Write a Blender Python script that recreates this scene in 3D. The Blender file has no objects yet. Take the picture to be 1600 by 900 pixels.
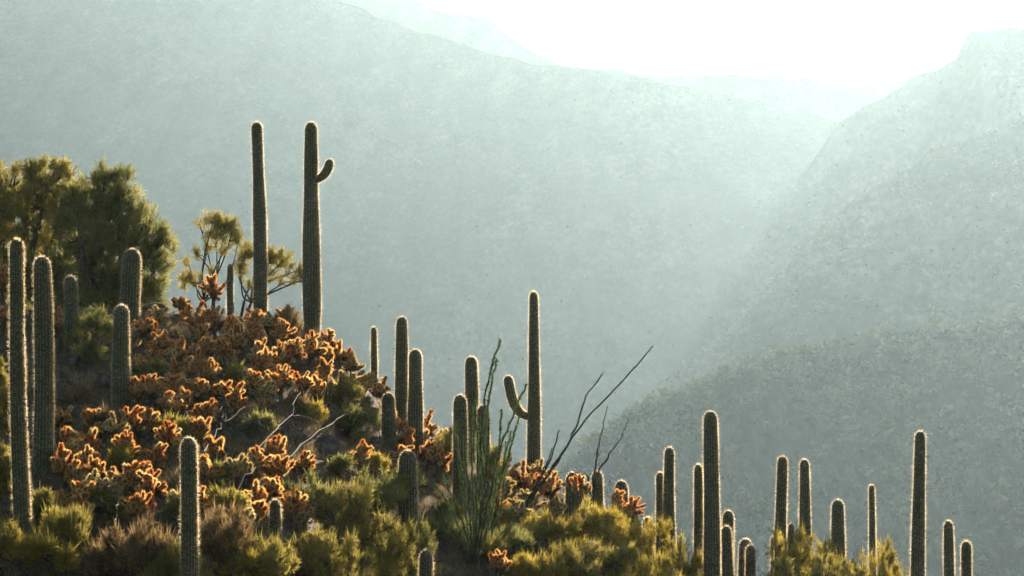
import bpy, math, random
import numpy as np
from mathutils import Vector, Matrix

R = math.radians
rng = np.random.default_rng(7)
random.seed(7)
scene = bpy.context.scene
C = scene.collection

# ------------------------------------------------------------------ camera
F = 800.0 / math.tan(R(10))            # focal length in photo pixels (1600 wide)
cam_data = bpy.data.cameras.new('camera')
cam = bpy.data.objects.new('camera', cam_data)
C.objects.link(cam)
cam.location = (0, 0, 0)
cam.rotation_euler = (R(90), 0, 0)     # level, looking along +Y
cam_data.sensor_width = 36
cam_data.lens = 18 / math.tan(R(10))
cam_data.clip_start = 0.5
cam_data.clip_end = 12000
scene.camera = cam

# ------------------------------------------------------------------ light
SUN_EL, SUN_AZ = R(13), R(13)
world = bpy.data.worlds.new('World')
scene.world = world
world.use_nodes = True
wn = world.node_tree
sky = wn.nodes.new('ShaderNodeTexSky')
sky.sky_type = 'NISHITA'
sky.sun_disc = False
sky.sun_elevation = SUN_EL
sky.sun_rotation = SUN_AZ
sky.air_density = 1.0
sky.dust_density = 1.5
wn.links.new(sky.outputs[0], wn.nodes['Background'].inputs[0])
wn.nodes['Background'].inputs[1].default_value = 0.05
sun_data = bpy.data.lights.new('sun', 'SUN')
sun_data.energy = 5.0
sun_data.angle = R(0.6)
sun_data.color = (1.0, 0.83, 0.66)
sun = bpy.data.objects.new('sun', sun_data)
C.objects.link(sun)
sdir = Vector((math.sin(SUN_AZ) * math.cos(SUN_EL), math.cos(SUN_AZ) * math.cos(SUN_EL), math.sin(SUN_EL)))
sun.rotation_euler = (-sdir).to_track_quat('-Z', 'Y').to_euler()
sun.location = sdir * 100

vs = scene.view_settings
vs.view_transform = 'Standard'
vs.look = 'None'
vs.exposure = 1.65
vs.gamma = 1.0
cy = scene.cycles
cy.use_denoising = True
cy.max_bounces = 8
cy.diffuse_bounces = 3
cy.glossy_bounces = 2
cy.transmission_bounces = 5
cy.volume_bounces = 1
cy.transparent_max_bounces = 8
cy.sample_clamp_indirect = 4

# ------------------------------------------------------------------ helpers
def px_point(px, py, Y):
    """a point of the place at distance Y seen at photo pixel px, py"""
    return np.array(((px - 800) / F * Y, Y, (450 - py) / F * Y))

def make_mesh(name, V, faces, smooth=False, mat_index=None):
    V = np.asarray(V, dtype=np.float32)
    me = bpy.data.meshes.new(name)
    me.vertices.add(len(V))
    me.vertices.foreach_set('co', V.ravel())
    loops, starts, n = [], [], 0
    for f in faces:
        f = np.asarray(f, dtype=np.int32)
        if len(f) == 0:
            continue
        k = f.shape[1]
        loops.append(f.ravel())
        starts.append(n + np.arange(len(f)) * k)
        n += f.size
    loops = np.concatenate(loops).astype(np.int32)
    starts = np.concatenate(starts).astype(np.int32)
    me.loops.add(len(loops))
    me.loops.foreach_set('vertex_index', loops)
    me.polygons.add(len(starts))
    me.polygons.foreach_set('loop_start', starts)
    if mat_index is not None:
        me.polygons.foreach_set('material_index', np.asarray(mat_index, dtype=np.int32))
    me.polygons.foreach_set('use_smooth', np.full(len(starts), smooth))
    me.update(calc_edges=True)
    me.validate()
    return me

class Geo:
    """collects vertices and faces"""
    def __init__(self):
        self.v, self.f, self.m, self.n = [], [], [], 0
    def add(self, V, Fc, mi=0):
        V = np.asarray(V, dtype=np.float64)
        Fc = np.asarray(Fc, dtype=np.int64)
        if len(V) == 0 or len(Fc) == 0:
            return
        self.v.append(V); self.f.append(Fc + self.n); self.m.append(np.full(len(Fc), mi)); self.n += len(V)
    def mesh(self, name, mats, smooth=False):
        me = make_mesh(name, np.concatenate(self.v), self.f, smooth, np.concatenate(self.m))
        for m in mats:
            me.materials.append(m)
        return me

def obj(name, me, parent=None, loc=None):
    o = bpy.data.objects.new(name, me)
    C.objects.link(o)
    if parent is not None:
        o.parent = parent
    if loc is not None:
        o.location = loc
    return o

def thing(name, label, cat, loc, group=None):
    o = bpy.data.objects.new(name, None)
    C.objects.link(o)
    o.empty_display_size = 0.2
    o.location = loc
    o['label'] = label
    o['category'] = cat
    if group:
        o['group'] = group
    return o

def structure(name, me):
    o = obj(name, me)
    o['kind'] = 'structure'
    return o

def unit(v):
    v = np.asarray(v, float)
    return v / (np.linalg.norm(v, axis=-1, keepdims=True) + 1e-12)

def frames(P):
    """tangents and two normals along a polyline"""
    P = np.asarray(P, float)
    T = unit(np.gradient(P, axis=0))
    A = np.zeros_like(P); B = np.zeros_like(P)
    a = np.cross(T[0], (0.0, 1.0, 0.03))
    if np.linalg.norm(a) < 1e-3:
        a = np.cross(T[0], (1.0, 0, 0))
    a = unit(a)
    for i in range(len(P)):
        a = unit(a - T[i] * np.dot(a, T[i]))
        A[i] = a
        B[i] = np.cross(T[i], a)
    return T, A, B

def smooth_line(pts, n):
    """Catmull-Rom through the points"""
    pts = np.asarray(pts, float)
    if len(pts) == 2:
        t = np.linspace(0, 1, n)[:, None]
        return pts[0] * (1 - t) + pts[1] * t
    Pp = np.vstack([2 * pts[0] - pts[1], pts, 2 * pts[-1] - pts[-2]])
    out = []
    m = len(pts) - 1
    for s in np.linspace(0, m, n):
        i = min(int(s), m - 1)
        t = s - i
        p0, p1, p2, p3 = Pp[i], Pp[i + 1], Pp[i + 2], Pp[i + 3]
        out.append(0.5 * (2 * p1 + (p2 - p0) * t + (2 * p0 - 5 * p1 + 4 * p2 - p3) * t * t + (3 * p1 - p0 - 3 * p2 + p3) * t ** 3))
    return np.array(out)

def tube(P, r, sides=6):
    P = np.asarray(P, float)
    r = np.broadcast_to(np.asarray(r, float), (len(P),))
    T, A, B = frames(P)
    th = np.linspace(0, 2 * np.pi, sides, endpoint=False)
    V = (P[:, None, :] + r[:, None, None] * (np.cos(th)[None, :, None] * A[:, None, :] + np.sin(th)[None, :, None] * B[:, None, :])).reshape(-1, 3)
    i = np.arange(len(P) - 1)[:, None] * sides
    j = np.arange(sides)[None, :]
    k = (j + 1) % sides
    Q = np.stack([i + j, i + k, i + sides + k, i + sides + j], -1).reshape(-1, 4)
    return V, Q

def blades(O, D, L, W):
    """thin pointed blades: origins O, unit directions D, lengths, widths"""
    n = len(O)
    S = unit(np.cross(D, rng.normal(size=(n, 3))))
    L = np.broadcast_to(L, (n,))[:, None]; W = np.broadcast_to(W, (n,))[:, None]
    V = np.empty((n, 3, 3))
    V[:, 0] = O - S * W / 2
    V[:, 1] = O + S * W / 2
    V[:, 2] = O + D * L
    return V.reshape(-1, 3), np.arange(3 * n).reshape(-1, 3)

def blade_quads(O, D, L, W):
    n = len(O)
    S = unit(np.cross(D, rng.normal(size=(n, 3))))
    L = np.broadcast_to(L, (n,))[:, None]; W = np.broadcast_to(W, (n,))[:, None]
    V = np.empty((n, 4, 3))
    M = O + D * L * 0.45
    V[:, 0] = O
    V[:, 1] = M + S * W / 2
    V[:, 2] = O + D * L
    V[:, 3] = M - S * W / 2
    return V.reshape(-1, 3), np.arange(4 * n).reshape(-1, 4)

def _h(ix, iy, seed):
    s = np.sin(ix * 127.1 + iy * 311.7 + seed * 74.7) * 43758.5453
    return s - np.floor(s)
def vnoise(x, y, seed=0):
    ix, iy = np.floor(x), np.floor(y)
    fx, fy = x - ix, y - iy
    fx = fx * fx * (3 - 2 * fx); fy = fy * fy * (3 - 2 * fy)
    a = _h(ix, iy, seed); b = _h(ix + 1, iy, seed); c = _h(ix, iy + 1, seed); d = _h(ix + 1, iy + 1, seed)
    return (a * (1 - fx) + b * fx) * (1 - fy) + (c * (1 - fx) + d * fx) * fy
def fbm(x, y, oct=4, seed=0, gain=0.5):
    x = np.asarray(x, float); y = np.asarray(y, float)
    s, a, t = 0, 1, 0
    for o in range(oct):
        s = s + a * (vnoise(x * 2 ** o + 17.3 * o, y * 2 ** o + 9.1 * o, seed) * 2 - 1)
        t += a; a *= gain
    return s / t

# ------------------------------------------------------------------ materials
def new_mat(name):
    m = bpy.data.materials.new(name)
    m.use_nodes = True
    nt = m.node_tree
    nt.nodes.clear()
    out = nt.nodes.new('ShaderNodeOutputMaterial')
    return m, nt, out

def ramp(nt, stops):
    r = nt.nodes.new('ShaderNodeValToRGB')
    el = r.color_ramp.elements
    while len(el) < len(stops):
        el.new(0.5)
    for e, (p, c) in zip(el, stops):
        e.position = p
        e.color = (*c, 1)
    return r

def leaf_mat(name, cols, trans=0.5, clump=3.0, tint=None, gloss=0.0, per_object=0.0, dull=None):
    """thin leaf / spine: part reflects, part lets light through; colour varies per blade and per clump"""
    m, nt, out = new_mat(name)
    geo = nt.nodes.new('ShaderNodeNewGeometry')
    noise = nt.nodes.new('ShaderNodeTexNoise')
    noise.inputs['Scale'].default_value = clump
    noise.inputs['Detail'].default_value = 2
    nt.links.new(geo.outputs['Position'], noise.inputs['Vector'])
    mx = nt.nodes.new('ShaderNodeMath'); mx.operation = 'MULTIPLY_ADD'
    mx.inputs[1].default_value = 0.45
    nt.links.new(geo.outputs['Random Per Island'], mx.inputs[0])
    ad = nt.nodes.new('ShaderNodeMath'); ad.operation = 'MULTIPLY_ADD'
    ad.inputs[1].default_value = 1.5; ad.inputs[2].default_value = -0.45
    nt.links.new(noise.outputs['Fac'], ad.inputs[0])
    nt.links.new(ad.outputs[0], mx.inputs[2])
    last = mx
    if per_object:
        oi = nt.nodes.new('ShaderNodeObjectInfo')
        p = nt.nodes.new('ShaderNodeMath'); p.operation = 'MULTIPLY_ADD'
        p.inputs[1].default_value = per_object
        nt.links.new(oi.outputs['Random'], p.inputs[0]); nt.links.new(mx.outputs[0], p.inputs[2])
        q = nt.nodes.new('ShaderNodeMath'); q.operation = 'SUBTRACT'; q.inputs[1].default_value = per_object / 2
        nt.links.new(p.outputs[0], q.inputs[0])
        last = q
    n = len(cols)
    r = ramp(nt, [(i / (n - 1), c) for i, c in enumerate(cols)])
    nt.links.new(last.outputs[0], r.inputs[0])
    dif = nt.nodes.new('ShaderNodeBsdfDiffuse')
    tr = nt.nodes.new('ShaderNodeBsdfTranslucent')
    if dull:
        du = nt.nodes.new('ShaderNodeMixRGB'); du.blend_type = 'MULTIPLY'; du.inputs[0].default_value = 1
        du.inputs[2].default_value = (*dull, 1)
        nt.links.new(r.outputs[0], du.inputs[1]); nt.links.new(du.outputs[0], dif.inputs[0])
    else:
        nt.links.new(r.outputs[0], dif.inputs[0])
    if tint:
        mu = nt.nodes.new('ShaderNodeMixRGB'); mu.blend_type = 'MULTIPLY'; mu.inputs[0].default_value = 1
        mu.inputs[2].default_value = (*tint, 1)
        nt.links.new(r.outputs[0], mu.inputs[1]); nt.links.new(mu.outputs[0], tr.inputs[0])
    else:
        nt.links.new(r.outputs[0], tr.inputs[0])
    mix = nt.nodes.new('ShaderNodeMixShader'); mix.inputs[0].default_value = trans
    nt.links.new(dif.outputs[0], mix.inputs[1]); nt.links.new(tr.outputs[0], mix.inputs[2])
    sh = mix
    if gloss:
        gl = nt.nodes.new('ShaderNodeBsdfGlossy'); gl.inputs['Roughness'].default_value = 0.4
        nt.links.new(r.outputs[0], gl.inputs[0])
        m2 = nt.nodes.new('ShaderNodeMixShader'); m2.inputs[0].default_value = gloss
        nt.links.new(mix.outputs[0], m2.inputs[1]); nt.links.new(gl.outputs[0], m2.inputs[2])
        sh = m2
    nt.links.new(sh.outputs[0], out.inputs[0])
    return m

def solid_mat(name, cols, scale=4.0, rough=0.85, bump=0.3, bump_scale=None, detail=6, coord='Position', spec=0.2):
    m, nt, out = new_mat(name)
    if coord == 'Position':
        g = nt.nodes.new('ShaderNodeNewGeometry'); src = g.outputs['Position']
    else:
        g = nt.nodes.new('ShaderNodeTexCoord'); src = g.outputs['Object']
    noise = nt.nodes.new('ShaderNodeTexNoise')
    noise.inputs['Scale'].default_value = scale
    noise.inputs['Detail'].default_value = detail
    noise.inputs['Roughness'].default_value = 0.65
    nt.links.new(src, noise.inputs['Vector'])
    n = len(cols)
    r = ramp(nt, [(0.28 + 0.44 * i / (n - 1), c) for i, c in enumerate(cols)])
    nt.links.new(noise.outputs['Fac'], r.inputs[0])
    b = nt.nodes.new('ShaderNodeBsdfPrincipled')
    b.inputs['Roughness'].default_value = rough
    b.inputs['Specular IOR Level'].default_value = spec
    nt.links.new(r.outputs[0], b.inputs['Base Color'])
    if bump:
        n2 = nt.nodes.new('ShaderNodeTexNoise')
        n2.inputs['Scale'].default_value = bump_scale or scale * 4
        n2.inputs['Detail'].default_value = 5
        nt.links.new(src, n2.inputs['Vector'])
        bp = nt.nodes.new('ShaderNodeBump')
        bp.inputs['Strength'].default_value = bump
        bp.inputs['Distance'].default_value = 0.3 / (bump_scale or scale * 4)
        nt.links.new(n2.outputs['Fac'], bp.inputs['Height'])
        nt.links.new(bp.outputs[0], b.inputs['Normal'])
    nt.links.new(b.outputs[0], out.inputs[0])
    return m

M = {}
M['soil'] = solid_mat('desert_soil', [(0.035, 0.024, 0.016), (0.075, 0.05, 0.032), (0.13, 0.09, 0.06)], 2.2, 0.95, 0.6)
M['rock'] = solid_mat('brown_rock', [(0.03, 0.024, 0.02), (0.085, 0.065, 0.05), (0.22, 0.17, 0.13)], 6.0, 0.9, 1.0, coord='Object')
def hill_mat():
    m, nt, out = new_mat('scrubby_mountain')
    geo = nt.nodes.new('ShaderNodeNewGeometry')
    mp = nt.nodes.new('ShaderNodeMapping')
    mp.inputs['Scale'].default_value = (1, 0.3, 0.55)
    nt.links.new(geo.outputs['Position'], mp.inputs[0])
    cols = []
    for scale, detail, stops in ((0.012, 10, [(0.34, (0.022, 0.026, 0.018)), (0.5, (0.045, 0.045, 0.032)), (0.66, (0.10, 0.088, 0.066))]),
                                 (0.30, 6, [(0.38, (0.65, 0.68, 0.62)), (0.54, (0.95, 0.95, 0.9)), (0.70, (1.5, 1.42, 1.25))])):
        n = nt.nodes.new('ShaderNodeTexNoise')
        n.inputs['Scale'].default_value = scale
        n.inputs['Detail'].default_value = detail
        n.inputs['Roughness'].default_value = 0.7
        nt.links.new(mp.outputs[0], n.inputs['Vector'])
        r = ramp(nt, stops)
        nt.links.new(n.outputs['Fac'], r.inputs[0])
        cols.append(r)
    mu = nt.nodes.new('ShaderNodeMixRGB'); mu.blend_type = 'MULTIPLY'; mu.inputs[0].default_value = 1
    nt.links.new(cols[0].outputs[0], mu.inputs[1]); nt.links.new(cols[1].outputs[0], mu.inputs[2])
    d = nt.nodes.new('ShaderNodeBsdfDiffuse')
    nt.links.new(mu.outputs[0], d.inputs[0]); nt.links.new(d.outputs[0], out.inputs[0])
    return m
M['hill'] = hill_mat()
M['skin'] = solid_mat('saguaro_skin', [(0.022, 0.030, 0.009), (0.042, 0.052, 0.016), (0.07, 0.068, 0.026), (0.085, 0.06, 0.03)], 2.5, 0.55, 0.25, 30, coord='Object', spec=0.3)
M['spine'] = leaf_mat('saguaro_spine', [(0.6, 0.46, 0.24), (0.82, 0.7, 0.44), (0.95, 0.87, 0.66)], 0.84, 1.5, gloss=0.03, dull=(0.08, 0.08, 0.06))
M['gold'] = leaf_mat('cholla_spine', [(0.45, 0.12, 0.035), (0.80, 0.35, 0.08), (0.94, 0.62, 0.19), (0.98, 0.84, 0.44)], 0.8, 5.0, gloss=0.12, per_object=0.6)
M['straw'] = leaf_mat('pale_cholla_spine', [(0.45, 0.28, 0.08), (0.75, 0.58, 0.22), (0.9, 0.8, 0.45)], 0.66, 5.0, gloss=0.12, per_object=0.3)
M['husk'] = leaf_mat('dead_cholla_spine', [(0.03, 0.018, 0.01), (0.08, 0.045, 0.025), (0.16, 0.09, 0.05)], 0.4, 5.0)
M['core'] = solid_mat('cholla_stem', [(0.05, 0.045, 0.02), (0.10, 0.07, 0.03), (0.14, 0.08, 0.04)], 9, 0.8, 0.3)
M['trunk'] = solid_mat('dark_bark', [(0.03, 0.022, 0.015), (0.07, 0.05, 0.035), (0.12, 0.09, 0.06)], 9, 0.9, 0.6)
M['dead'] = solid_mat('grey_dead_wood', [(0.02, 0.016, 0.012), (0.045, 0.036, 0.027), (0.08, 0.066, 0.05)], 12, 0.9, 0.5)
M['green'] = leaf_mat('palo_verde_twig', [(0.07, 0.07, 0.016), (0.16, 0.15, 0.035), (0.32, 0.28, 0.065), (0.48, 0.41, 0.12)], 0.68, 1.2)
M['dkgreen'] = leaf_mat('dark_green_twig', [(0.055, 0.065, 0.018), (0.13, 0.14, 0.04), (0.26, 0.26, 0.075), (0.42, 0.38, 0.13)], 0.68, 1.2)
M['olive'] = leaf_mat('olive_twig', [(0.08, 0.07, 0.018), (0.18, 0.16, 0.038), (0.32, 0.28, 0.065), (0.46, 0.40, 0.11)], 0.62, 1.6)
M['yellow'] = leaf_mat('yellow_green_twig', [(0.12, 0.10, 0.018), (0.26, 0.22, 0.036), (0.42, 0.34, 0.06), (0.58, 0.46, 0.11)], 0.62, 1.6)
M['rust'] = leaf_mat('rust_brown_twig', [(0.06, 0.042, 0.022), (0.14, 0.10, 0.045), (0.25, 0.18, 0.08), (0.40, 0.29, 0.14)], 0.55, 2.0)
M['dry'] = leaf_mat('dry_grass', [(0.05, 0.035, 0.015), (0.13, 0.10, 0.045), (0.22, 0.18, 0.08), (0.34, 0.28, 0.14)], 0.5, 0.7)
M['ocotillo'] = leaf_mat('ocotillo_leaf', [(0.04, 0.07, 0.02), (0.09, 0.14, 0.04), (0.18, 0.24, 0.07)], 0.45, 2.5)
M['ocobark'] = solid_mat('ocotillo_bark', [(0.02, 0.024, 0.016), (0.045, 0.05, 0.032), (0.08, 0.08, 0.05)], 14, 0.85, 0.4)
M['scrub'] = leaf_mat('far_scrub', [(0.025, 0.033, 0.015), (0.045, 0.056, 0.024), (0.075, 0.083, 0.04), (0.13, 0.126, 0.075)], 0.25, 0.08)

# ------------------------------------------------------------------ the near hill
CREST_Y = 75.0
_cpx = np.array([-900, -300, 0, 210, 300, 400, 490, 530, 560, 600, 660, 740, 830, 900, 1000, 1100, 1200, 1400, 1600, 2000, 2600])
_cpy = np.array([350, 440, 482, 484, 487, 497, 512, 545, 578, 622, 682, 712, 742, 780, 838, 895, 935, 1000, 1050, 1130, 1230])
_cX = (_cpx - 800) / F * CREST_Y
_cZ = (450 - _cpy) / F * CREST_Y
def ground_h(X, Y):
    X = np.asarray(X, float); Y = np.asarray(Y, float)
    zc = np.interp(X, _cX, _cZ)
    d = Y - CREST_Y
    h = zc + np.where(d < 0, 0.19 * d, -0.30 * d - 0.0028 * d * d)
    h = h + 0.16 * fbm(X * 0.35, Y * 0.35, 3, 3) * np.clip((np.abs(d)) / 3, 0.25, 1) + 0.05 * fbm(X * 1.7, Y * 1.7, 2, 5)
    # the ravine between the viewer and the hill, and the slope the viewer stands on
    near = -1.7 - 0.36 * np.maximum(Y, 0) + 0.12 * np.minimum(Y, 0) + 0.25 * fbm(X * 0.2, Y * 0.2, 3, 9)
    k = np.clip((Y - 26) / 18, 0, 1); k = k * k * (3 - 2 * k)
    return np.maximum(near * (1 - k) + h * k, -165.5)

def ground_at(px, py):
    """where the ray through photo pixel px, py meets the near hill (crest if it passes above)"""
    Ys = np.linspace(44, 78, 700)
    X = (px - 800) / F * Ys
    Z = (450 - py) / F * Ys
    hit = np.nonzero(Z <= ground_h(X, Ys))[0]
    Y = Ys[hit[0]] if len(hit) else CREST_Y
    x = (px - 800) / F * Y
    return np.array((x, Y, float(ground_h(x, Y))))

def ground_many(px, py):
    Ys = np.linspace(44, 78, 240)[None, :]
    X = (px[:, None] - 800) / F * Ys
    Z = (450 - py[:, None]) / F * Ys
    hit = Z <= ground_h(X, Ys + 0 * X)
    Y = np.where(hit.any(1), Ys[0][hit.argmax(1)], CREST_Y)
    x = (px - 800) / F * Y
    return np.stack([x, Y, ground_h(x, Y)], -1)

def ground_under(px, Y):
    x = (px - 800) / F * Y
    return np.array((x, Y, float(ground_h(x, Y))))

xs = np.concatenate([np.linspace(-260, -32, 40), np.linspace(-31, 31, 250), np.linspace(32, 260, 40)])
ys = np.concatenate([np.linspace(-60, 40, 40), np.linspace(40.5, 84, 190), np.linspace(86, 330, 60)])
gx, gy = np.meshgrid(xs, ys)
gz = ground_h(gx, gy)
nx, ny = len(xs), len(ys)
def grid_faces(nx, ny):
    i = np.arange(ny - 1)[:, None] * nx; j = np.arange(nx - 1)[None, :]
    return np.stack([i + j, i + j + 1, i + nx + j + 1, i + nx + j], -1).reshape(-1, 4)
me = make_mesh('hillside', np.stack([gx, gy, gz], -1).reshape(-1, 3), [grid_faces(nx, ny)], True)
me.materials.append(M['soil'])
structure('hillside', me)

# valley floor: one sheet out to the edge of the valley
xs = np.linspace(-2900, 2900, 90); ys = np.linspace(-340, 5300, 90)
gx, gy = np.meshgrid(xs, ys)
gz = -165 + 0.0 * gx + 0.4 * fbm(gx * 0.01, gy * 0.01, 3, 2)
me = make_mesh('ground', np.stack([gx, gy, gz], -1).reshape(-1, 3), [grid_faces(90, 90)], True)
me.materials.append(M['hill'])
structure('ground', me)

# ------------------------------------------------------------------ mountains
MOUNT_TOP = [0.0]
def mountain(name, crest, slope, rough, seed, nu=260, nv=130, gully=90.0, jag=1.0, back=0.7, scrub=None):
    """crest: (px, py, Y) samples along the ridge line; the face falls towards the viewer at the given slope"""
    c = np.array(crest, float)
    px = np.linspace(c[0, 0], c[-1, 0], nu)
    Yc = np.interp(px, c[:, 0], c[:, 2])
    Xc = (px - 800) / F * Yc
    Zc = np.interp(px, c[:, 0], (450 - c[:, 1]) / F * c[:, 2])
    Zc = Zc + jag * fbm(Xc / 22, Xc * 0 + seed, 5, seed, 0.65)
    drop = Zc.max() + 166
    run = drop / slope * 1.15
    v = np.concatenate([-np.linspace(1, 0.05, 24) ** 1.3 * run * 0.6, np.linspace(0, 1, nv) ** 1.15 * run])
    Xg = Xc[None, :] + 0 * v[:, None]
    Yg = Yc[None, :] - v[:, None]
    prof = np.where(v < 0, back * v, -slope * v)[:, None]
    fade = np.clip(np.abs(v) / (0.10 * run), 0, 1)[:, None]
    rid = 1 - np.abs(fbm(Xg / gully + 0.4 * fbm(Xg / gully, Yg / gully, 2, seed + 4), Yg / (gully * 3.2), 4, seed))
    n = (rid - 0.75) * rough * 2.0 + fbm(Xg / (gully * 0.22), Yg / (gully * 0.6), 4, seed + 1, 0.6) * rough * 0.28
    Zg = np.maximum(Zc[None, :] + prof + n * fade, -165.6)
    MOUNT_TOP[0] = max(MOUNT_TOP[0], Zg.max())
    V = np.stack([Xg, Yg, Zg], -1)
    me = make_mesh(name, V.reshape(-1, 3), [grid_faces(nu, len(v))], True)
    me.materials.append(M['hill'])
    structure(name, me)
    if scrub:
        count, lo, hi, tris, frac = scrub
        # points on the face, seen side only
        iv = 20 + rng.random(count) ** 1.1 * (len(v) - 22) * frac
        iu = rng.random(count) * (nu - 2)
        # thicker where the slope's own patches say so
        i0, j0 = iv.astype(int), iu.astype(int)
        fv, fu = (iv - i0)[:, None], (iu - j0)[:, None]
        Pt = (V[i0, j0] * (1 - fu) + V[i0, j0 + 1] * fu) * (1 - fv) + (V[i0 + 1, j0] * (1 - fu) + V[i0 + 1, j0 + 1] * fu) * fv
        dens = fbm(Pt[:, 0] / (gully * .5), Pt[:, 1] / (gully * .5), 3, seed + 8)
        pxp = Pt[:, 0] / Pt[:, 1] * F + 800
        pyp = 450 - Pt[:, 2] / Pt[:, 1] * F
        keep = (dens + rng.normal(size=count) * 0.35 > -0.15) & (Pt[:, 2] > -160) & (pxp > -250) & (pxp < 1850) & (pyp < 1100) & (pyp > -150)
        Pt = Pt[keep]
        n = len(Pt)
        size = lo * (hi / lo) ** (rng.random(n) ** 1.8)
        Cn = np.repeat(Pt, tris, 0)
        S = np.repeat(size, tris)[:, None]
        off = rng.normal(size=(n * tris, 3)) * 0.36
        off[:, 2] = np.abs(off[:, 2]) * 0.9 + 0.05
        base = Cn + off * S
        tri = base[:, None, :] + rng.normal(size=(n * tris, 3, 3)) * 0.24 * S[:, :, None]
        sm = make_mesh('scrub', tri.reshape(-1, 3), [np.arange(3 * n * tris).reshape(-1, 3)])
        sm.materials.append(M['scrub'])
        so = obj('scrub', sm)
        so['kind'] = 'stuff'
        so['label'] = scrub_labels[name]
        so['category'] = 'scrub'

scrub_labels = {
    'near_spur': 'dark desert scrub covering the nearest hazy slope at the lower right',
    'right_foothill': 'pale green scrub on the middle slope at the right',
    'right_mountain': 'faint scrub on the hazy mountain below the notched skyline at right',
    'left_mountain': 'faint scrub on the big hazy mountain face behind the two tallest saguaros',
}
mountain('far_mountain', [(-700, -60, 3900), (300, -50, 3700), (560, -25, 3500), (640, 0, 3400), (700, 18, 3300), (765, 30, 3200), (800, 62, 3100), (850, 92, 3000), (900, 106, 2900),
                          (1010, 114, 2750), (1100, 119, 2680), (1200, 117, 2600), (1260, 126, 2600), (1310, 134, 2600), (1360, 128, 2600), (1410, 121, 2600), (1500, 110, 2600), (2400, 60, 2600)],
         0.55, 40, 11, 300, 60, 260, 5.0)
mountain('left_mountain', [(-900, -260, 3500), (-200, -190, 3400), (200, -110, 3200), (440, -45, 3000), (530, 0, 2920), (600, 30, 2850), (700, 63, 2740), (800, 94, 2620), (900, 108, 2530),
                           (1010, 124, 2480), (1100, 143, 2450), (1200, 162, 2430), (1300, 190, 2400), (1500, 260, 2400), (1900, 380, 2400)],
         0.33, 10, 21, 320, 240, 170, 4.0, scrub=(36000, 0.8, 2.8, 7, 0.75))
mountain('right_mountain', [(500, 800, 1950), (750, 600, 2000), (950, 452, 2050), (1100, 362, 2080), (1210, 300, 2100), (1262, 262, 2100), (1285, 228, 2110), (1302, 198, 2110), (1345, 168, 2110), (1400, 140, 2110), (1440, 113, 2100), (1470, 104, 2080), (1496, 88, 2060), (1502, 70, 2055), (1512, 50, 2050),
                            (1560, 46, 2050), (1600, 41, 2050), (1750, 10, 2050), (2000, -60, 2050), (2600, -140, 2000)],
         0.38, 16, 31, 280, 150, 150, 4.0, scrub=(14000, 1.5, 4.5, 8, 0.7))
mountain('right_foothill', [(700, 860, 1360), (860, 720, 1390), (980, 640, 1410), (1080, 560, 1440), (1180, 470, 1490), (1260, 380, 1510), (1330, 318, 1530), (1420, 266, 1560), (1460, 236, 1560), (1530, 207, 1560), (1600, 183, 1560), (1750, 150, 1560), (2000, 120, 1560), (2600, 60, 1510)],
         0.33, 15, 41, 320, 170, 90, 5.0, scrub=(24000, 1.0, 3.6, 9, 0.6))
mountain('near_spur', [(560, 960, 880), (700, 850, 910), (860, 738, 940), (960, 668, 960), (1060, 612, 970), (1160, 572, 980), (1260, 546, 985), (1400, 520, 990), (1500, 509, 995), (1600, 501, 1000), (1800, 480, 1000), (2100, 440, 1000), (2600, 380, 980)],
         0.42, 17, 51, 340, 220, 42, 3.0, back=0.25, scrub=(30000, 0.7, 5.0, 16, 0.6))

# ------------------------------------------------------------------ saguaros
LANDMARKS = []           # (px, py, phrase) used to word the labels of the small plants

def column(P, rad, ribs, phase=0.0, per=4, depth=0.06):
    """a ribbed column along P; returns vertices, quads, ridge points and outward normals"""
    T, A, B = frames(P)
    n = ribs * per
    th = np.linspace(0, 2 * np.pi, n, endpoint=False)
    wave = 1 + depth * np.cos(th * ribs + phase)
    V = P[:, None, :] + rad[:, None, None] * wave[None, :, None] * (np.cos(th)[None, :, None] * A[:, None, :] + np.sin(th)[None, :, None] * B[:, None, :])
    i = np.arange(len(P) - 1)[:, None] * n
    j = np.arange(n)[None, :]; k = (j + 1) % n
    Q = np.stack([i + j, i + k, i + n + k, i + n + j], -1).reshape(-1, 4)
    return V.reshape(-1, 3), Q, T, A, B

def dome_rows(length, r_top, n_body=22, n_dome=8):
    """row positions: even up the body, then closing like a dome"""
    hd = min(r_top * 1.35, length * 0.5)
    s = np.linspace(0, length - hd, n_body)
    a = np.linspace(0, np.pi / 2, n_dome + 1)[1:]
    sd = length - hd + hd * np.sin(a)
    k = np.concatenate([np.ones(n_body), np.maximum(np.cos(a) ** 0.85, 0.03)])
    return np.concatenate([s, sd]), k

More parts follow.
